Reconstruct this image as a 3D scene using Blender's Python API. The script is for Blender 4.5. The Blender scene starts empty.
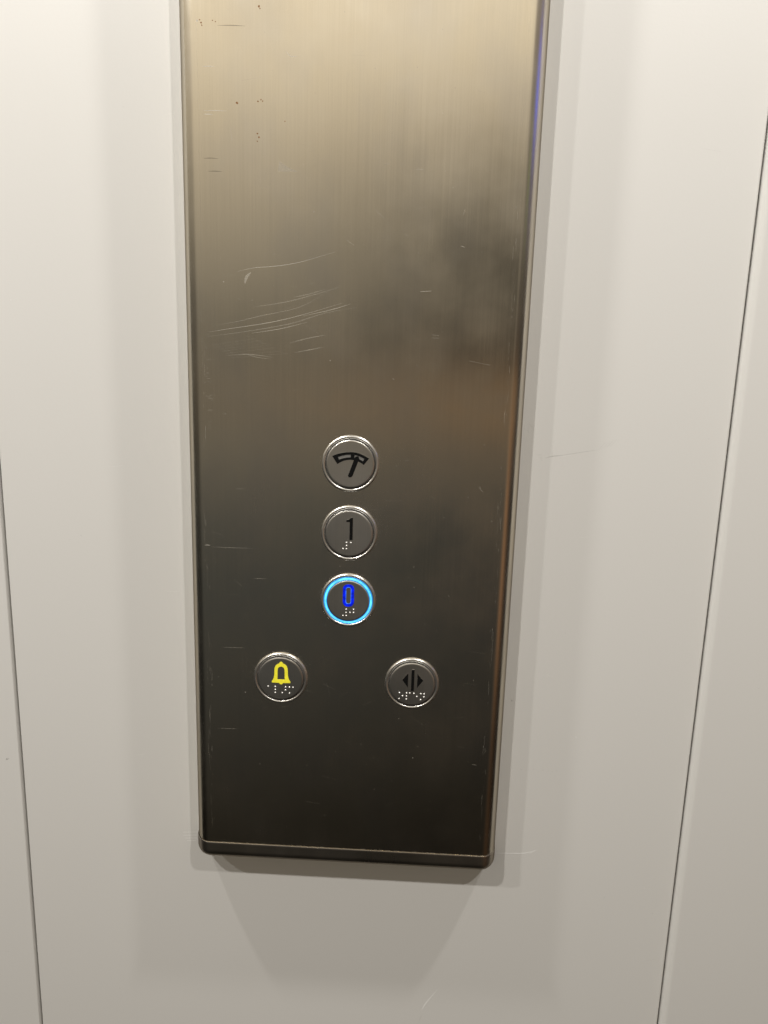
import bpy, bmesh, math, random
from mathutils import Vector, Matrix
random.seed(7)
S = bpy.context.scene
C = S.collection
MM = 0.001

# ------------------------------------------------------------------ node helpers
def new_mat(name):
    m = bpy.data.materials.new(name); m.use_nodes = True
    nt = m.node_tree; b = nt.nodes['Principled BSDF']
    return m, nt, b

def N(nt, t, **kw):
    n = nt.nodes.new(t)
    for k, v in kw.items(): setattr(n, k, v)
    return n

def math_node(nt, op, a, b=None, c=None):
    n = N(nt, 'ShaderNodeMath', operation=op)
    for i, v in enumerate((a, b, c)):
        if v is None: continue
        if isinstance(v, (int, float)): n.inputs[i].default_value = v
        else: nt.links.new(v, n.inputs[i])
    return n.outputs[0]

def noise(nt, vec, scale, detail=3, rough=.5):
    n = N(nt, 'ShaderNodeTexNoise'); n.inputs['Scale'].default_value = scale
    n.inputs['Detail'].default_value = detail; n.inputs['Roughness'].default_value = rough
    nt.links.new(vec, n.inputs['Vector']); return n.outputs['Fac']

def mapped(nt, vec, sc):
    n = N(nt, 'ShaderNodeMapping'); n.inputs['Scale'].default_value = sc
    nt.links.new(vec, n.inputs['Vector']); return n.outputs[0]

def maprange(nt, v, a, b, c, d):
    n = N(nt, 'ShaderNodeMapRange'); n.clamp = True
    nt.links.new(v, n.inputs[0])
    for i, x in enumerate((a, b, c, d)): n.inputs[i+1].default_value = x
    return n.outputs[0]

def steel(name, base, rough, aniso, smudge=0.05, grain=1.0):
    m, nt, b = new_mat(name)
    uv = N(nt, 'ShaderNodeUVMap', uv_map='UVMap').outputs[0]        # metres across, metres up
    fine = noise(nt, mapped(nt, uv, (1700, 9, 1)), 1.0, 4, .6)
    fine2 = noise(nt, mapped(nt, uv, (420, 4, 1)), 1.0, 3, .6)
    blot = noise(nt, mapped(nt, uv, (22, 20, 1)), 1.0, 4, .55)
    streak = noise(nt, mapped(nt, uv, (55, 12, 1)), 1.0, 3, .5)
    g = math_node(nt, 'ADD', math_node(nt, 'MULTIPLY', fine, .8), math_node(nt, 'MULTIPLY', fine2, .2))
    col = N(nt, 'ShaderNodeMix', data_type='RGBA')
    dark = tuple(c * (1 - .045 * grain) for c in base) + (1,)
    lite = tuple(min(1, c * (1 + .04 * grain)) for c in base) + (1,)
    col.inputs[6].default_value = dark; col.inputs[7].default_value = lite
    nt.links.new(maprange(nt, g, .3, .7, 0, 1), col.inputs[0])
    stain = noise(nt, mapped(nt, uv, (24, 13, 1)), 1.0, 4, .55)               # greyish wiping marks
    sm = N(nt, 'ShaderNodeMix', data_type='RGBA'); nt.links.new(maprange(nt, stain, .46, .66, 0, .3), sm.inputs[0])
    nt.links.new(col.outputs[2], sm.inputs[6]); sm.inputs[7].default_value = (base[0]*.80, base[1]*.84, base[2]*.96, 1)
    nt.links.new(sm.outputs[2], b.inputs['Base Color'])
    b.inputs['Metallic'].default_value = 1
    b.inputs['Specular Tint'].default_value = (.26, .245, .23, 1)
    r1 = maprange(nt, g, .3, .7, rough - .009 * grain, rough + .009 * grain)
    r2 = maprange(nt, blot, .35, .65, -smudge, smudge)
    r3 = maprange(nt, streak, .35, .65, -smudge * .15, smudge * .15)
    nt.links.new(math_node(nt, 'ADD', math_node(nt, 'ADD', r1, r2), r3), b.inputs['Roughness'])
    b.inputs['Anisotropic'].default_value = aniso
    t = N(nt, 'ShaderNodeTangent', direction_type='UV_MAP', uv_map='UVMap')
    nt.links.new(t.outputs[0], b.inputs['Tangent'])
    return m

def plain(name, col, rough=.5, metal=0., emit=None, estr=0., var=.08, scale=900, evar=0.):
    m, nt, b = new_mat(name)
    tc = N(nt, 'ShaderNodeTexCoord').outputs['Object']
    f = noise(nt, tc, scale, 3)
    mx = N(nt, 'ShaderNodeMix', data_type='RGBA')
    mx.inputs[6].default_value = tuple(c * (1 - var) for c in col) + (1,)
    mx.inputs[7].default_value = tuple(min(1, c * (1 + var)) for c in col) + (1,)
    nt.links.new(f, mx.inputs[0]); nt.links.new(mx.outputs[2], b.inputs['Base Color'])
    b.inputs['Roughness'].default_value = rough; b.inputs['Metallic'].default_value = metal
    if emit:
        b.inputs['Emission Color'].default_value = emit + (1,); b.inputs['Emission Strength'].default_value = estr
        if evar:
            e = noise(nt, tc, 420, 3, .6)
            nt.links.new(maprange(nt, e, .36, .64, estr * (1 - evar), estr * (1 + evar)), b.inputs['Emission Strength'])
    return m

def mark(name, col, alpha, rough=.55):
    m = plain(name, col, rough); m.node_tree.nodes['Principled BSDF'].inputs['Alpha'].default_value = alpha
    return m

# ------------------------------------------------------------------ materials
M_FACE = steel('brushed_stainless_steel', (.72, .665, .56), .225, .6, .04)
M_CAPS = steel('satin_button_steel', (.73, .71, .665), .32, .30, .03, 1.0)
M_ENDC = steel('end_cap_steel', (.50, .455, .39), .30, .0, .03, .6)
M_CHROME = plain('polished_bezel_steel', (.90, .88, .84), .29, 1.0, var=.05)
M_GLYPHSIDE = plain('glyph_edge_steel', (.55, .52, .47), .3, 1.0)
M_BLACK = plain('black_glyph_fill', (.004, .004, .004), .6); M_BLACK.node_tree.nodes['Principled BSDF'].inputs['Specular IOR Level'].default_value = .12
M_GREY = plain('pale_gauge_window', (.15, .145, .135), .6)
M_SOCKET = plain('black_socket', (.008, .008, .008), .6)
M_LENS = plain('clear_grey_lens', (.13, .125, .12), .3)
M_LENS_LIT = plain('lit_cyan_lens', (.02, .10, .16), .3, evar=.28, emit=(.12, .72, 1.0), estr=1.2, var=.02)
M_LENS_EDGE = plain('lit_blue_lens_edge', (.01, .05, .1), .3, emit=(.012, .20, .70), estr=1.0, var=.02)
M_BLUE = plain('lit_blue_glyph', (.0, .005, .05), .3, emit=(.0, .010, .72), estr=.95, evar=.5, var=.02)
M_BLUE_CORE = plain('lit_blue_glyph_core', (.01, .05, .1), .3, evar=.6, emit=(.05, .20, 1.0), estr=1.0, var=.02)
M_YELLOW = plain('yellow_backlit_bell', (.62, .57, .04), .4, emit=(.72, .63, .02), evar=.18, estr=.42, var=.06)
M_DOT = plain('braille_bead_steel', (.92, .90, .86), .45, .35)
M_SCR = mark('bright_scratch', (.66, .62, .54), .43)
M_SCRF = mark('faint_scratch', (.60, .57, .50), .30)
M_HAZE = mark('smear_haze', (.50, .48, .43), .16, .7)
M_DSCR = mark('dull_dark_scratch', (.10, .085, .06), .3)
M_RUST = mark('rust_speck', (.24, .11, .035), .8, .8)

def wall_paint():
    m, nt, b = new_mat('off_white_lift_enamel')
    tc = N(nt, 'ShaderNodeTexCoord').outputs['Object']
    big = noise(nt, mapped(nt, tc, (3, 3, 2)), 1.0, 4, .6)
    fine = noise(nt, tc, 420, 3, .6)
    mx = N(nt, 'ShaderNodeMix', data_type='RGBA')
    mx.inputs[6].default_value = (.648, .638, .609, 1); mx.inputs[7].default_value = (.688, .677, .648, 1)
    nt.links.new(math_node(nt, 'ADD', math_node(nt, 'MULTIPLY', big, .75), math_node(nt, 'MULTIPLY', fine, .25)), mx.inputs[0])
    nt.links.new(mx.outputs[2], b.inputs['Base Color'])
    nt.links.new(maprange(nt, big, .3, .7, .32, .38), b.inputs['Roughness'])
    b.inputs['Specular IOR Level'].default_value = .5
    bp = N(nt, 'ShaderNodeBump'); bp.inputs['Strength'].default_value = .12; bp.inputs['Distance'].default_value = .0002
    nt.links.new(noise(nt, tc, 700, 2), bp.inputs['Height']); nt.links.new(bp.outputs[0], b.inputs['Normal'])
    return m
M_WALL = wall_paint()
M_GAP = plain('dark_joint_backing', (.012, .011, .01), .9)
M_WSCR = mark('pale_wall_scratch', (.97, .96, .93), 1.0)  # scratches, whitened for the light their raised edges catch
M_WDARK = mark('dark_wall_scuff', (.16, .14, .12), .3)

# ------------------------------------------------------------------ mesh helpers (millimetres in, metres out)
def obj(name, bm, mats, parent=None, origin=(0, 0, 0), angle=35, uvmode='xz'):
    """origin: world position in mm of the object's own origin; vertices are given in world mm"""
    o3 = Vector(origin)
    for v in bm.verts: v.co = (v.co - o3) * MM
    me = bpy.data.meshes.new(name)
    if not bm.loops.layers.uv:
        uvl = bm.loops.layers.uv.new('UVMap')
        for f in bm.faces:
            for l in f.loops: l[uvl].uv = (l.vert.co.x + o3.x * MM, l.vert.co.z + o3.z * MM)
    for f in bm.faces: f.smooth = True
    bm.to_mesh(me); bm.free()
    for m in (mats if isinstance(mats, (list, tuple)) else [mats]): me.materials.append(m)
    me.set_sharp_from_angle(angle=math.radians(angle))
    o = bpy.data.objects.new(name, me); C.objects.link(o)
    if parent:
        o.parent = parent
        p = parent; off = Vector((0, 0, 0))
        while p: off += p.location; p = p.parent
        o.location = o3 * MM - off
    else:
        o.location = o3 * MM
    return o

def extrude_profile(bm, prof, z0, z1, close_bottom=True, close_top=True, mat=0, nz=1):
    """prof: open list of (x, y) running left to right; extruded in z, arc length goes to the UVs"""
    uvl = bm.loops.layers.uv.get('UVMap') or bm.loops.layers.uv.new('UVMap')
    s = [0]
    for a, b in zip(prof, prof[1:]): s.append(s[-1] + math.dist(a, b))
    rows = []
    for k in range(nz + 1):
        z = z0 + (z1 - z0) * k / nz
        rows.append([bm.verts.new((x, y, z)) for x, y in prof])
    for k in range(nz):
        for i in range(len(prof) - 1):
            f = bm.faces.new((rows[k][i], rows[k][i+1], rows[k+1][i+1], rows[k+1][i])); f.material_index = mat
            for l, (ii, kk) in zip(f.loops, ((i, k), (i+1, k), (i+1, k+1), (i, k+1))):
                l[uvl].uv = (s[ii] * MM, rows[kk][ii].co.z * MM)
    if close_bottom: bm.faces.new(list(reversed(rows[0])))
    if close_top: bm.faces.new(rows[-1])
    return rows

def lathe(bm, prof, cx, cz, seg=96, mat=0, cap_first=False, cap_last=False):
    """prof: (radius, y) list; revolved round the axis through (cx, cz) along y"""
    rings = []
    for r, y in prof:
        rings.append([bm.verts.new((cx + r * math.cos(2*math.pi*i/seg), y, cz + r * math.sin(2*math.pi*i/seg))) for i in range(seg)])
    for a, b in zip(rings, rings[1:]):
        for i in range(seg):
            f = bm.faces.new((a[i], b[i], b[(i+1) % seg], a[(i+1) % seg])); f.material_index = mat
    if cap_first: bm.faces.new(list(reversed(rings[0]))).material_index = mat
    if cap_last: bm.faces.new(rings[-1]).material_index = mat
    bmesh.ops.recalc_face_normals(bm, faces=bm.faces)

def prism(bm, pts, yb, yf, inset=.18, mf=0, ms=1):
    """flat glyph piece with bevelled edges: pts (x, z) outline, back yb, front yf (more negative = nearer)"""
    n = len(pts)
    area = sum(pts[i][0]*pts[(i+1) % n][1] - pts[(i+1) % n][0]*pts[i][1] for i in range(n))
    if area < 0: pts = pts[::-1]
    ins = []
    for i in range(n):
        p0, p1, p2 = Vector(pts[i-1]), Vector(pts[i]), Vector(pts[(i+1) % n])
        d1 = (p1-p0).normalized(); d2 = (p2-p1).normalized()
        n1 = Vector((-d1.y, d1.x)); n2 = Vector((-d2.y, d2.x)); b = (n1+n2)
        b = b / max(.35, b.length_squared) * 2 if b.length > .01 else n1
        ins.append(p1 + b * inset * .5 * 1.0)
    A = [bm.verts.new((x, yb, z)) for x, z in pts]
    B = [bm.verts.new((p.x, yf, p.y)) for p in ins]
    for i in range(n):
        j = (i+1) % n
        bm.faces.new((A[i], A[j], B[j], B[i])).material_index = ms
    bm.faces.new(B).material_index = mf

def band(bm, out, inn, yb, yf, closed=True, mf=0, ms=1):
    """ring or strip between two outlines of equal count"""
    n = len(out)
    def ring(y): return [bm.verts.new((x, y, z)) for x, z in out], [bm.verts.new((x, y, z)) for x, z in inn]
    ob, ib = ring(yb); of, jf = ring(yf)
    for i in range(n if closed else n-1):
        j = (i+1) % n
        bm.faces.new((of[i], of[j], jf[j], jf[i])).material_index = mf
        bm.faces.new((ob[i], ob[j], of[j], of[i])).material_index = ms
        bm.faces.new((jf[i], jf[j], ib[j], ib[i])).material_index = ms
    if not closed:
        bm.faces.new((ob[0], of[0], jf[0], ib[0])).material_index = ms
        bm.faces.new((ob[-1], ib[-1], jf[-1], of[-1])).material_index = ms
    bmesh.ops.recalc_face_normals(bm, faces=bm.faces)

def stroke(bm, pts, w, y, mat, taper=True):
    """thin line of width w lying at depth y"""
    # resample with a smooth curve
    P = [Vector(p) for p in pts]
    if len(P) > 2:
        Q = []
        for i in range(len(P)-1):
            p0 = P[max(0, i-1)]; p1 = P[i]; p2 = P[i+1]; p3 = P[min(len(P)-1, i+2)]
            for k in range(6):
                t = k/6
                Q.append(.5*((2*p1)+(-p0+p2)*t+(2*p0-5*p1+4*p2-p3)*t*t+(-p0+3*p1-3*p2+p3)*t**3))
        Q.append(P[-1]); P = Q
    prev = None
    for i, p in enumerate(P):
        d = (P[min(i+1, len(P)-1)] - P[max(i-1, 0)])
        if d.length < 1e-6: continue
        d.normalize(); nn = Vector((-d.y, d.x))
        t = i / max(1, len(P)-1)
        ww = w * (max(.25, math.sin(math.pi * min(.97, max(.03, t)))) if taper else 1) * .5
        a = bm.verts.new((p.x + nn.x*ww, y, p.y + nn.y*ww)); b = bm.verts.new((p.x - nn.x*ww, y, p.y - nn.y*ww))
        if prev: bm.faces.new((prev[0], a, b, prev[1])).material_index = mat
        prev = (a, b)

def speck(bm, x, z, r, y, mat, n=7):
    vs = [bm.verts.new((x + r*random.uniform(.55, 1.2)*math.cos(2*math.pi*i/n), y, z + r*random.uniform(.55, 1.2)*math.sin(2*math.pi*i/n))) for i in range(n)]
    bm.faces.new(vs).material_index = mat

def tag(o, label=None, cat=None, group=None, kind=None):
    for k, v in (('label', label), ('category', cat), ('group', group), ('kind', kind)):
        if v: o[k] = v
    return o

# ------------------------------------------------------------------ the wall: three folded sheet panels with joints
ZB, ZT = -900, 1000
def panel_profile(x0, x1, r0, r1):
    def arc(cx, r, a0, a1, n=8):
        return [(cx + r*math.cos(math.radians(a0+(a1-a0)*k/n)), r + r*math.sin(math.radians(a0+(a1-a0)*k/n))) for k in range(n+1)]
    return ([(x0, 18), (x0, r0+.3)] + arc(x0+r0, r0, 180, 270) + [(x0+r0+.4, 0), (x0+r0+4, 0), (x1-r1-4, 0), (x1-r1-.4, 0)]
            + arc(x1-r1, r1, 270, 360) + [(x1, r1+.3), (x1, 18)])

def wall_panel(x0, x1, r0, r1, label, marks=None, name='wall_panel', dy=0):
    bm = bmesh.new()
    extrude_profile(bm, panel_profile(x0, x1, r0, r1), ZB, ZT)
    bmesh.ops.recalc_face_normals(bm, faces=bm.faces)
    if marks: marks(bm)
    o = obj(name, bm, [M_WALL, M_WSCR, M_WDARK], None, ((x0+x1)/2, 0, 0)); o.location.y = dy*MM
    return tag(o, label, 'wall panel', 'off-white enamelled lift wall panels', 'structure')

def marks_centre(bm):
    y = -.06
    stroke(bm, [(117.2, 3.9), (122, 5.2), (128, 5.9)], .35, y, 2)
    for k in range(5): stroke(bm, [(111.5+k*.8, 6.2-k*.9), (114.8+k*.3, 6.0-k*.95)], .28, y, 2)
    stroke(bm, [(124, 5.2), (136, 7.6), (150, 10.2)], .2, y, 2)
    stroke(bm, [(124, 4.6), (133, 6.2)], .3, y, 1)
    for k in range(4): stroke(bm, [(150+k*2.1, 10.5+k*.6), (153+k*2.4, 14.5+k*.8)], .28, y, 2)
    stroke(bm, [(101.9, -272.0), (113, -271.6), (123.2, -270.9), (130.2, -268.4)], .5, y, 1)
    stroke(bm, [(126.5, -271), (130.6, -268.2)], 1.0, y, 1)
    for a, b in (((-114.5, -266.6), (-104, -266)), ((-114.3, -269), (-102.6, -268.3)), ((-113, -271.2), (-104.8, -270.7)), ((-112, -273.2), (-106, -272.8))):
        stroke(bm, [a, b], .75, y, 1)
    speck(bm, -103.2, -254.5, .8, y, 1)
    stroke(bm, [(67.4, -385.8), (59.5, -398), (57, -404)], .5, y, 1); stroke(bm, [(57.0, -408.5), (55.5, -413.5)], .5, y, 2)
    for k in range(9): speck(bm, 106.7 + random.gauss(0, 1.6), 22.1 + random.gauss(0, 2.2), .22, y, 2)
    for k in range(8): speck(bm, 118 + 26*k/8 + random.gauss(0, .6), -207.5 + random.gauss(0, .5), random.uniform(.15, .3), y, 2)
    speck(bm, 107, -158, .5, y, 2); stroke(bm, [(105, -156), (108.5, -158.6)], .3, y, 2)
    for k in range(26):
        speck(bm, random.choice((-1, 1))*random.uniform(112, 220), random.uniform(-400, 250), random.uniform(.12, .28), y, random.choice((1, 2, 2)))
    for k in range(12):
        x = random.choice((-1, 1))*random.uniform(112, 215); z = random.uniform(-420, 240); L = random.uniform(3, 12)
        stroke(bm, [(x, z), (x+L, z+random.uniform(-2, 2))], .16, y, random.choice((1, 2)))

def marks_left(bm):
    speck(bm, -236, -217.1, .75, -.06, 2); speck(bm, -234.6, -216.4, .4, -.06, 2)
    for k in range(8): speck(bm, random.uniform(-270, -233), random.uniform(-400, -60), random.uniform(.1, .25), -.06, 2)
def marks_right(bm):
    stroke(bm, [(252, 5.5), (254.5, 4.9)], .5, -.06, 1)
    for k in range(10): speck(bm, random.uniform(240, 300), random.uniform(-400, 100), random.uniform(.1, .25), -.06, random.choice((1, 2)))

XL, XR = -225.3, 228.0
wall_panel(XL+.75, XR-.5, 1.3, .8, 'wide off-white wall panel carrying the steel button panel', marks_centre)
wall_panel(-760, XL-1.25, 3.0, 1.6, 'off-white wall panel beyond the joint left of the button panel', marks_left, dy=1.2)
wall_panel(XR+.6, 760, 4.4, 3.0, 'off-white wall panel beyond the joint right of the button panel', marks_right, dy=-3.4)
bm = bmesh.new()
extrude_profile(bm, [(-760, 24), (-760, 19), (760, 19), (760, 24)], ZB, ZT)
bmesh.ops.recalc_face_normals(bm, faces=bm.faces)
tag(obj('wall_backing', bm, M_GAP), 'dark backing sheet showing in the joints between wall panels', 'wall backing', None, 'structure')

# ------------------------------------------------------------------ the control panel
BASE = -270.0
cp = bpy.data.objects.new('control_panel', None); C.objects.link(cp)
cp.location = (0, 0, BASE*MM); cp.empty_display_size = .05
tag(cp, 'tall brushed stainless steel lift button panel with five round buttons on off-white wall', 'button panel')

T, R, W = 20., 10., 100.7
RD = 12.5                                                           # the folds are a little deeper than wide
def face_profile(w, t, r, n=20):
    d = r + RD - R
    p = [(-w, .0), (-w, -(t-d)+.5)]
    p += [(-w + r - r*math.cos(math.radians(90*k/n)), -(t-d) - d*math.sin(math.radians(90*k/n))) for k in range(n+1)]
    p += [(-w+r+.4, -t), (-w+r+4, -t), (w-r-4, -t), (w-r-.4, -t)]
    p += [(w - r + r*math.sin(math.radians(90*k/n)), -(t-d) - d*math.cos(math.radians(90*k/n))) for k in range(n+1)]
    p += [(w, -(t-d)+.5), (w, .0)]
    return p

bm = bmesh.new()
extrude_profile(bm, face_profile(W, T, R), -260.5, 620, True, True)
bmesh.ops.recalc_face_normals(bm, faces=bm.faces)
YS = -T - .03
BR, FA, HZ, DK, RU = 1, 2, 3, 4, 5
# the sweep of scratches in the upper half
stroke(bm, [(-68, 107.5), (-59.1, 109.7), (-45, 111.2), (-32.3, 113.6), (-12.6, 119.5)], .30, YS, BR)
stroke(bm, [(-82.6, 77.0), (-68, 80), (-55.3, 83.3), (-32.2, 89.0), (-15.1, 98.8)], .22, YS, FA)
stroke(bm, [(-85, 73.5), (-71.6, 76), (-50, 79.8), (-32, 84.3), (-8, 91.8)], .30, YS, BR)
stroke(bm, [(-86, 71), (-66, 74), (-37.9, 79.5), (-17.9, 86.0), (0, 89.5)], .26, YS, FA)
stroke(bm, [(-60, 73.6), (-44, 76.4), (-28, 80.6)], .28, YS, BR)
stroke(bm, [(-59.3, 88.2), (-38.0, 92.1), (-10, 100.3)], .28, YS, FA)
stroke(bm, [(-30.4, 84.0), (-14, 88), (-3.5, 91.4)], .30, YS, BR)
stroke(bm, [(-37.9, 68.7), (-28, 71.5), (-17, 73.8)], .35, YS, FA)
stroke(bm, [(-35.0, 63.3), (-27, 65), (-18, 67.0)], .35, YS, FA)
stroke(bm, [(-36.0, 94.3), (-28, 96), (-18, 99.0)], .3, YS, FA)
stroke(bm, [(-75, 60.5), (-61, 61.5), (-48, 60.2)], .28, YS, FA)
stroke(bm, [(-66, 62.5), (-58, 60.2), (-49, 59.2)], .22, YS, FA)
for k in range(7): stroke(bm, [(-84+k*2, 66-k*1.1), (-58+k*3.1, 70-k*1.1+random.uniform(-1, 1))], .18, YS, FA)
stroke(bm, [(-63.8, 101), (-62.9, 104.5), (-60.4, 107.2)], 1.7, YS, FA)
stroke(bm, [(-6, 126), (-2, 123.5)], .35, YS, BR)
# small dashes by the left edge
for x0, x1, z in ((-83.8, -71, -175.8), (-86, -60, -54.9), (-71, -65, -18), (-80, -66, -120), (-60, -52, -74)): stroke(bm, [(x0, z), ((x0+x1)/2, z-.1), (x1, z)], .2, YS, FA)
for (x0, x1, z, mm) in ((-86, -79.5, 213.5, BR), (-77.5, -62.5, 233.6, DK), (-86, -73, 191.5, BR), (-86, -80.5, 189.6, BR), (-86.5, -78, 167.2, DK), (-84, -76, 160.5, DK), (-90, -86.5, -54.0, BR)):
    stroke(bm, [(x0, z), ((x0+x1)/2, z+.15), (x1, z)], .5, YS, mm)
stroke(bm, [(-40.8, 222), (-38, 219.3), (-34.3, 219.6)], .45, YS, BR)
stroke(bm, [(-71, 183), (-70.3, 176)], .7, YS, FA)
for pts in (((-44.9, 161.2), (-44.2, 166.6), (-39, 163.5), (-33.5, 161.4)),):
    bm.faces.new([bm.verts.new((x, YS, z)) for x, z in pts]).material_index = HZ
# rust coloured specks
for x, z, r in ((-55, 243.3, .9), (-54.5, 242.1, .5), (-86.2, 234.8, .7), (-86.9, 236.2, .5), (-85.8, 233.6, .5), (-67.3, 195.7, .95), (-54.2, 197.6, .6), (-55.8, 196.6, .6), (-53.2, 196.9, .5), (-56.2, 180.4, .6), (-55.4, 178.6, .7), (-56.3, 176.6, .5), (-80, 236, .45), (-78.5, 235.4, .45), (-41, 187, .4)):
    speck(bm, x, z, r*.8, YS, RU)
speck(bm, -88.4, 235.6, .8, YS, BR)
# isolated nicks on the right half
for x0, z0, x1, z1, w, mm in ((75.5, -12.5, 78.2, -15, .5, BR), (76.0, -11.5, 77, -13.5, .35, BR), (81.0, -194.0, 84, -194.3, .9, FA), (14, 166, 17, 166.8, .6, FA), (31.5, 164.2, 35.5, 164.0, .9, FA), (36.4, 99.3, 42.5, 99.8, 1.0, BR), (66, 61.5, 78, 59.5, .3, BR), (58, 124.5, 60.2, 124.0, .7, BR), (58.5, 141, 59.5, 144, .4, BR), (26, 130, 29, 129, .4, FA), (44, 75.5, 48, 75.3, .7, FA), (44, 73.8, 48, 73.8, .7, FA), (10, 142, 15, 138, .5, FA), (22.2, 50.2, 23.0, 49.6, .7, BR), (31, 2, 33, 3, .4, FA)):
    stroke(bm, [(x0, z0), (x1, z1)], w, YS, mm)
# wear along the two folds
for sx in (-1, 1):
    for k in range(150):
        z = random.uniform(-255, 252); L = random.choice((.5, .8, 1.4, 3.5, 7))
        x = sx*random.gauss(88.7, .7)
        stroke(bm, [(x, z), (x+random.gauss(0, .15), z+L)], random.uniform(.12, .3), YS, FA if random.random() < .8 else BR)
for k in range(26):
    z = 40 + random.gauss(0, 22); x = -86.2 + random.gauss(0, 1.0)
    stroke(bm, [(x, z), (x+random.uniform(.5, 3), z+random.uniform(-.4, .4))], .3, YS, BR if k % 3 == 0 else FA)
# dust and fine scratches everywhere
for k in range(170):
    speck(bm, random.uniform(-88, 88), random.uniform(-250, 250), random.choice((.12, .15, .2, .3)), YS, random.choice((FA, FA, FA, BR)))
for k in range(70):
    x = random.uniform(-86, 78); z = random.uniform(-250, 250); L = random.uniform(2, 11); a = random.gauss(0, .35)
    stroke(bm, [(x, z), (x+L*math.cos(a), z+L*math.sin(a))], random.uniform(.1, .2), YS, FA)
# burrs along the cut bottom edge
for k in range(60):
    x = random.uniform(-86, 88)
    stroke(bm, [(x, -258.3-(x+90)*.0095), (x+random.uniform(.5, 2.5), -258.25-(x+90)*.0095)], random.uniform(.15, .5), YS, FA if k % 3 else BR)
face = obj('faceplate', bm, [M_FACE, M_SCR, M_SCRF, M_HAZE, M_DSCR, M_RUST], cp, (0, 0, -261), 25)

# end cap: same outline standing 1.2 mm proud, small lip on top, rounded underneath
bm = bmesh.new()
PR = .5
TILT = .0095                                                        # the foot of the panel is cut a little out of square
def off(d): return [(x - .15, y) for x, y in face_profile(W + d, T + d, R + d)]
rows = []
zs = [(-259.6, .02), (-258.9, .06), (-258.68, .2), (-258.72, .34), (-258.95, PR-.04), (-259.5, PR), (-260.2, PR), (-264.4, PR), (-265.1, PR)]
RF = 6.4
for k in range(1, 13):
    a = math.radians(90*k/12); zs.append((-265.3 - RF*math.sin(a), PR - RF*(1-math.cos(a))))
for z, d in zs:
    rows.append([bm.verts.new((x, y, z)) for x, y in off(d)])
    for v in rows[-1]: v.co.z -= (v.co.x + 90) * TILT
for a, b in zip(rows, rows[1:]):
    for i in range(len(a)-1): bm.faces.new((b[i], b[i+1], a[i+1], a[i]))
bm.faces.new(list(reversed(rows[-1])))
bmesh.ops.recalc_face_normals(bm, faces=bm.faces)
obj('end_cap', bm, [M_ENDC], cp, (0, 0, -266), 40)

# ------------------------------------------------------------------ buttons
def button(cx, cz, label, lit=False, dz=-.85):
    YF = -22.0
    cz += dz
    bm = bmesh.new()
    RC = 13.1 if lit else 14.35
    lathe(bm, [(RC, -20.02), (RC, YF+.5), (RC-.12, YF+.2), (RC-.4, YF+.04), (RC-.7, YF), (RC-1.2, YF), (.3, YF)], cx, cz, cap_last=True)
    b = obj('button', bm, M_CAPS, cp, (cx, -20, cz), 30); b['label'] = label
    bm = bmesh.new()
    prof = [(17.05, -20.0), (17.05, -20.5)]
    for k in range(0, 13):
        a = math.radians(180*k/12); prof.append((16.05 + 1.0*math.cos(a), -20.6 - .8*math.sin(a)))
    prof += [(15.05, -20.4), (15.0, -20.03)]
    lathe(bm, prof, cx, cz)
    obj('bezel', bm, M_CHROME, b, (cx, -20, cz), 40)
    bm = bmesh.new()
    prof = [(14.72, -20.04), (14.72, -20.35)]
    prof = [(14.98, -20.04), (14.78, -20.5), (14.7, -20.7), (14.5, -20.7), (14.42, -20.5), (14.4, -20.04)]
    if lit:
        lathe(bm, [(14.98, -20.04), (14.98, -20.8), (14.72, -21.1)], cx, cz, mat=1)
        lathe(bm, [(14.72, -21.1), (14.3, -21.3), (13.8, -21.34), (13.5, -21.24)], cx, cz)
        lathe(bm, [(13.5, -21.24), (13.15, -21.1), (13.12, -20.04)], cx, cz, mat=1)
    else: lathe(bm, prof, cx, cz)
    obj('light_ring', bm, [M_LENS_LIT, M_LENS_EDGE] if lit else M_LENS, b, (cx, -20, cz), 50)
    bm = bmesh.new()
    lathe(bm, [(16.0, -20.012), (12.8, -20.012)], cx, cz)
    obj('socket', bm, M_SOCKET, b, (cx, -20, cz))
    return b

def dots(b, cx, cz, pts):
    bm = bmesh.new()
    for x, z in pts:
        prof = [(.48*math.cos(math.radians(a)), -21.99 - .48*math.sin(math.radians(a))) for a in (0, 18, 36, 54, 72)]
        lathe(bm, prof, cx+x, cz+z, 12, cap_last=True)
    return obj('braille_dots', bm, M_DOT, b, (cx, -22, cz), 60)

YB, YF = -21.97, -22.14
def poly(pts, cx, cz): return [(cx+x, cz+z) for x, z in pts]

# overload gauge button
cx, cz = -1.4, 0.0
b = button(cx, cz, 'topmost button with black weight gauge symbol', dz=-.6)
bm = bmesh.new()
o_ = [(-10.9, 4.0), (-8.16, 5.13), (-5.39, 5.96), (-2.63, 6.5), (-0.1, 6.7), (2.62, 6.6), (5.1, 6.06), (8.22, 4.75), (11.1, 3.2)]
i_ = [(-7.7, -.8), (-6.0, .35), (-4.2, 1.2), (-2.2, 1.8), (-.05, 2.05), (2.2, 1.85), (4.4, 1.25), (6.3, .35), (8.0, -.85)]
def lerp(a, b, t): return (a[0]+(b[0]-a[0])*t, a[1]+(b[1]-a[1])*t)
top_in = [lerp(a, c, .335) for a, c in zip(o_, i_)]; bot_in = [lerp(a, c, .675) for a, c in zip(o_, i_)]
band(bm, poly(o_, cx, cz), poly(top_in, cx, cz), YB, YF, False)
band(bm, poly(bot_in, cx, cz), poly(i_, cx, cz), YB, YF, False)
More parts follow.
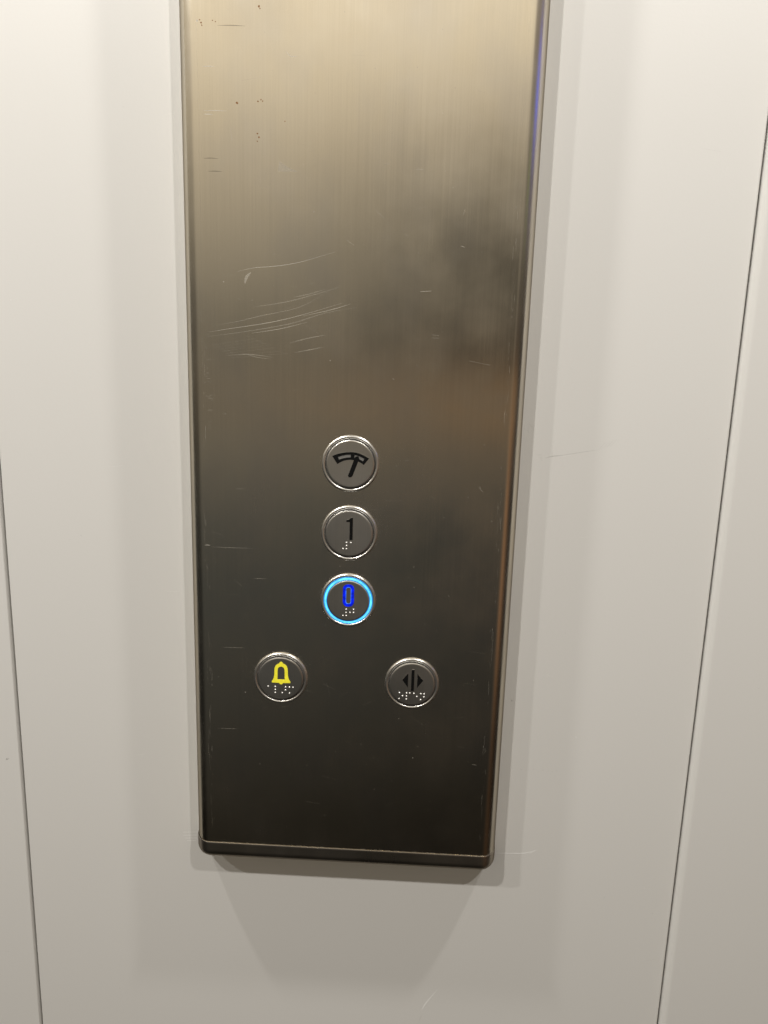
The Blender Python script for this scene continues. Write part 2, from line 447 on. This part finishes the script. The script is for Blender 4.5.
def ray(t, i):  # point along the gauge (i may be fractional) at depth t of the band
    k = min(len(o_)-2, int(i)); f = i-k
    return lerp(lerp(o_[k], o_[k+1], f), lerp(i_[k], i_[k+1], f), t)
for i0, i1 in ((0, 1.0), (4.1, 5.0), (7.25, 8)):
    prism(bm, poly([ray(.27, i0), ray(.27, i1), ray(.75, i1), ray(.75, i0)], cx, cz), YB, YF-.01, .02)
prism(bm, poly([(2.75, 4.0), (4.7, 4.5), (5.35, 3.0), (1.6, -7.4), (.75, -8.5), (-.75, -8.55), (-1.35, -7.6)], cx, cz), YB, YF-.03, .1)
for i0, i1 in ((.9, 4.2), (5.0, 7.3)):
    n_ = 8; js = [i0+(i1-i0)*k/n_ for k in range(n_+1)]
    q = [[bm.verts.new((cx+x, YB-.06, cz+z)) for x, z in (ray(.29, i), ray(.73, i))] for i in js]
    for e, g in zip(q, q[1:]): bm.faces.new((e[0], e[1], g[1], g[0])).material_index = 2
obj('gauge_symbol', bm, [M_BLACK, M_GLYPHSIDE, M_GREY], b, (cx, -22, cz))

# digit 1
cx, cz = -1.3, -42.3
b = button(cx, cz, 'unlit button reading 1 between gauge and lit buttons')
bm = bmesh.new()
prism(bm, poly([(-1.85, 6.4), (-1.85, 7.6), (-.3, 8.0), (.75, 9.1), (2.2, 9.25), (2.2, -4.75), (.2, -4.75), (.2, 6.4)], cx, cz), YB, YF, .08)
obj('digit', bm, [M_BLACK, M_GLYPHSIDE], b, (cx, -22, cz))
dots(b, cx, cz, [(-1.4, -6.34), (1.2, -6.38), (-1.4, -8.3), (-3.5, -10.34), (-1.45, -10.33)])

# digit 0, lit
cx, cz = -1.15, -85.0
b = button(cx, cz, 'lit button reading 0 with glowing cyan ring', True)
def stadium(w, h, y0, r=None, n=10):
    r = r or w; P = []
    for qx, qz, a0 in ((1, 1, 0), (-1, 1, 90), (-1, -1, 180), (1, -1, 270)):
        for k in range(n+1):
            a = math.radians(a0+90*k/n); P.append((qx*(w-r)+r*math.cos(a), y0+qz*(h-r)+r*math.sin(a)))
    return P
bm = bmesh.new()
band(bm, poly(stadium(3.45, 7.15, 2.75, 3.0), cx+.2, cz), poly(stadium(1.7, 5.45, 2.75, 1.45), cx+.2, cz), YB, YF)
band(bm, poly(stadium(1.7, 5.45, 2.75, 1.45), cx+.2, cz), poly(stadium(1.42, 5.15, 2.75, 1.2), cx+.2, cz), YB, YF+.03, True, 2, 2)
obj('digit', bm, [M_BLUE, M_BLUE, M_BLUE_CORE], b, (cx, -22, cz))
dots(b, cx, cz, [(-1.0, -6.2), (3.55, -6.15), (-1.0, -8.25), (1.4, -8.2), (3.55, -8.15), (-2.95, -10.35), (-.9, -10.3)])

# alarm bell
cx, cz = -43.0, -138.3
b = button(cx, cz, 'lower left alarm button with yellow bell')
bm = bmesh.new()
def mir(h): return h + [(-x, z) for x, z in reversed(h)]
ho = [(.0, 11.05), (1.0, 10.55), (1.25, 9.75), (2.5, 9.25), (3.65, 8.2), (4.3, 6.6), (4.45, 4.6), (4.5, 2.2), (4.8, .2), (5.4, -1.5), (6.2, -2.6), (6.2, -3.55), (3.5, -3.6), (1.4, -3.65), (.7, -4.45), (0, -4.7)]
hi = [(.0, 7.25), (.35, 7.22), (.7, 7.1), (1.1, 6.9), (1.55, 6.35), (1.85, 5.5), (1.95, 4.2), (1.95, 2.2), (1.95, .7), (1.98, -.2), (2.1, -.9), (2.0, -1.05), (1.6, -1.1), (1.1, -1.1), (.5, -1.1), (0, -1.1)]
ho = [(x*.95, (z-3)*.97+3) for x, z in ho]; hi = [(x*1.16, (z-3)*1.05+3.1) for x, z in hi]
ro = ho + [(-x, z) for x, z in reversed(ho[1:-1])]; ri = hi + [(-x, z) for x, z in reversed(hi[1:-1])]
band(bm, poly(ro, cx+.45, cz), poly(ri, cx+.45, cz), YB, YF)
obj('bell_symbol', bm, [M_YELLOW, M_YELLOW], b, (cx, -22, cz))
dots(b, cx, cz, [(-7.75, -6.1), (-3.2, -6.15), (3.3, -6.2), (5.8, -6.2), (8.0, -6.2), (-3.2, -8.17), (3.3, -8.2), (-3.25, -10.2), (1.2, -10.25), (5.8, -10.27)])

# door opening
cx, cz = 40.2, -138.6
b = button(cx, cz, 'lower right button with black door opening arrows')
bm = bmesh.new()
prism(bm, poly([(-.5, 9.3), (1.4, 9.3), (1.4, -5.1), (-.5, -5.1)], cx, cz), YB, YF, .08)
prism(bm, poly([(-6.2, 2.2), (-2.5, 7.0), (-2.5, -2.9)], cx, cz), YB, YF, .06)
prism(bm, poly([(7.05, 2.2), (3.25, 6.8), (3.25, -3.0)], cx, cz), YB, YF, .06)
obj('door_symbol', bm, [M_BLACK, M_GLYPHSIDE], b, (cx, -22, cz))
dots(b, cx, cz, [(-7.65, -6.6), (-3.1, -6.65), (-1.1, -6.65), (1.45, -6.7), (5.9, -6.8), (7.9, -6.85), (-5.65, -8.65), (-3.15, -8.7), (3.4, -8.8), (7.9, -8.9), (-7.75, -10.7), (-3.2, -10.75), (5.85, -10.85)])

# ------------------------------------------------------------------ light: four ceiling downlights of the lift, one mirrored by the side wall
def lamp(name, x, y, z, p, r=.022, col=(1, .968, .925)):
    l = bpy.data.lights.new(name, 'POINT'); l.energy = p; l.shadow_soft_size = r; l.color = col
    o = bpy.data.objects.new(name, l); o.location = (x, y, z); C.objects.link(o)
P0 = 35.5
lamp('ceiling_lamp', -.587, -.980, 1.10, P0*1.15)
lamp('ceiling_lamp', .583, -.980, 1.10, P0*.85)
lamp('ceiling_lamp', -.584, -.247, 1.10, P0*1.02, .027)
lamp('ceiling_lamp', .584, -.247, 1.10, P0*1.02, .027)
lamp('mirrored_lamp', -1.21, -.965, 1.10, P0*.75)

# ------------------------------------------------------------------ world: painted surroundings of the cabin, bright band above shaped for the steel's reflections
w = bpy.data.worlds.new('World'); S.world = w; w.use_nodes = True
nt = w.node_tree
bg = nt.nodes['Background']
d = N(nt, 'ShaderNodeTexCoord').outputs['Generated']
sep = N(nt, 'ShaderNodeSeparateXYZ'); nt.links.new(d, sep.inputs[0])
X_, Y_, Z_ = sep.outputs
ramp = N(nt, 'ShaderNodeValToRGB'); cr = ramp.color_ramp; cr.interpolation = 'LINEAR'
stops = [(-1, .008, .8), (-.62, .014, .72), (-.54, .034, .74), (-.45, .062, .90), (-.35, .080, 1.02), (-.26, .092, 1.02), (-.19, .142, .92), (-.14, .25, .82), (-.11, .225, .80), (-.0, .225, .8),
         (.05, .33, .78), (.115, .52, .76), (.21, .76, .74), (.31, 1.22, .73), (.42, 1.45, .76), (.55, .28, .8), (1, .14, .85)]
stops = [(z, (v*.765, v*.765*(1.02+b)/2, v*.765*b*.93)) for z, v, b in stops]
while len(cr.elements) < len(stops): cr.elements.new(.5)
for e, (z, c) in zip(cr.elements, stops): e.position = (z+1)/2; e.color = c + (1,)
nt.links.new(math_node(nt, 'MULTIPLY_ADD', Z_, .5, .5), ramp.inputs[0])
def gauss(v, c, s):
    t = math_node(nt, 'DIVIDE', math_node(nt, 'SUBTRACT', v, c), s)
    return math_node(nt, 'POWER', 2.71828, math_node(nt, 'MULTIPLY', math_node(nt, 'MULTIPLY', t, t), -1))
def add(colour_socket, fac, col, op='ADD'):
    m = N(nt, 'ShaderNodeMix', data_type='RGBA', blend_type=op); nt.links.new(fac, m.inputs[0])
    nt.links.new(colour_socket, m.inputs[6]); m.inputs[7].default_value = col + (1,)
    return m.outputs[2]
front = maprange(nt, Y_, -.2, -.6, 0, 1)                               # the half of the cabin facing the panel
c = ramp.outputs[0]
sides = maprange(nt, math_node(nt, 'ABSOLUTE', math_node(nt, 'ADD', X_, .06)), .32, .6, 0, 1)      # surroundings dimmed at the sides to cut fill light on the wall
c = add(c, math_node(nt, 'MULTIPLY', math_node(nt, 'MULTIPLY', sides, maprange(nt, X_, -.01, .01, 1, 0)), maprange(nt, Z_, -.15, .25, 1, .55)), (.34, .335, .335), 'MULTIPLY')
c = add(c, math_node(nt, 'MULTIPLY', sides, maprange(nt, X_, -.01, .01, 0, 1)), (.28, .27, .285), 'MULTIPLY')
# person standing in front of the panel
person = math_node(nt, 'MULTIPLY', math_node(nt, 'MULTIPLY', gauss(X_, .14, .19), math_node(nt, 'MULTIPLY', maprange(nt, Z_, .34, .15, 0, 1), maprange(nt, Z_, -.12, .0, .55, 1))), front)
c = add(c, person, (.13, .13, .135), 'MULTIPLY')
# warm brown band added to the surroundings, stronger to the right
warm_band = math_node(nt, 'MULTIPLY', gauss(Z_, -.066, .026), math_node(nt, 'MULTIPLY', maprange(nt, X_, -.2, .12, .12, 1), front))
c = add(c, warm_band, (.31, .165, .06))
side = math_node(nt, 'MULTIPLY', gauss(X_, .56, .21), math_node(nt, 'MULTIPLY', math_node(nt, 'MULTIPLY', maprange(nt, Z_, -.02, -.2, 0, 1), maprange(nt, Z_, -.46, -.3, .15, 1)), maprange(nt, Y_, 0, -.3, 0, 1)))
c = add(c, side, (.25, .13, .06))  # orange glow added at the right for the streak along the fold
# blue and green glows added at the right for streaks on the steel fold
blue = math_node(nt, 'MULTIPLY', gauss(Z_, .285, .035), math_node(nt, 'MULTIPLY', gauss(Y_, -.22, .17), maprange(nt, X_, .3, .6, 0, 1)))
c = add(c, blue, (.03, .16, 1.7))
green = math_node(nt, 'MULTIPLY', gauss(Z_, .2, .04), math_node(nt, 'MULTIPLY', gauss(Y_, -.62, .1), maprange(nt, X_, .3, .6, 0, 1)))
c = add(c, green, (.10, .19, .0))
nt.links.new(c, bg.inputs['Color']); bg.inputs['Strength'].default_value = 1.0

# ------------------------------------------------------------------ camera
cam = bpy.data.cameras.new('camera'); co = bpy.data.objects.new('camera', cam); C.objects.link(co)
a, u, n = (.999107, .030959, .02876), (-.034572, .207538, .977616), (.024297, -.977737, .208423)
co.matrix_world = Matrix(((a[0], u[0], n[0], .03065216), (a[1], u[1], n[1], -.47371578), (a[2], u[2], n[2], .06737592), (0, 0, 0, 1)))
cam.sensor_fit = 'VERTICAL'; cam.sensor_height = 36; cam.lens = 769.1/1024*36
cam.clip_start = .01; cam.clip_end = 50
S.camera = co

S.view_settings.view_transform = 'Standard'; S.view_settings.look = 'None'
S.view_settings.exposure = 0; S.view_settings.gamma = 1
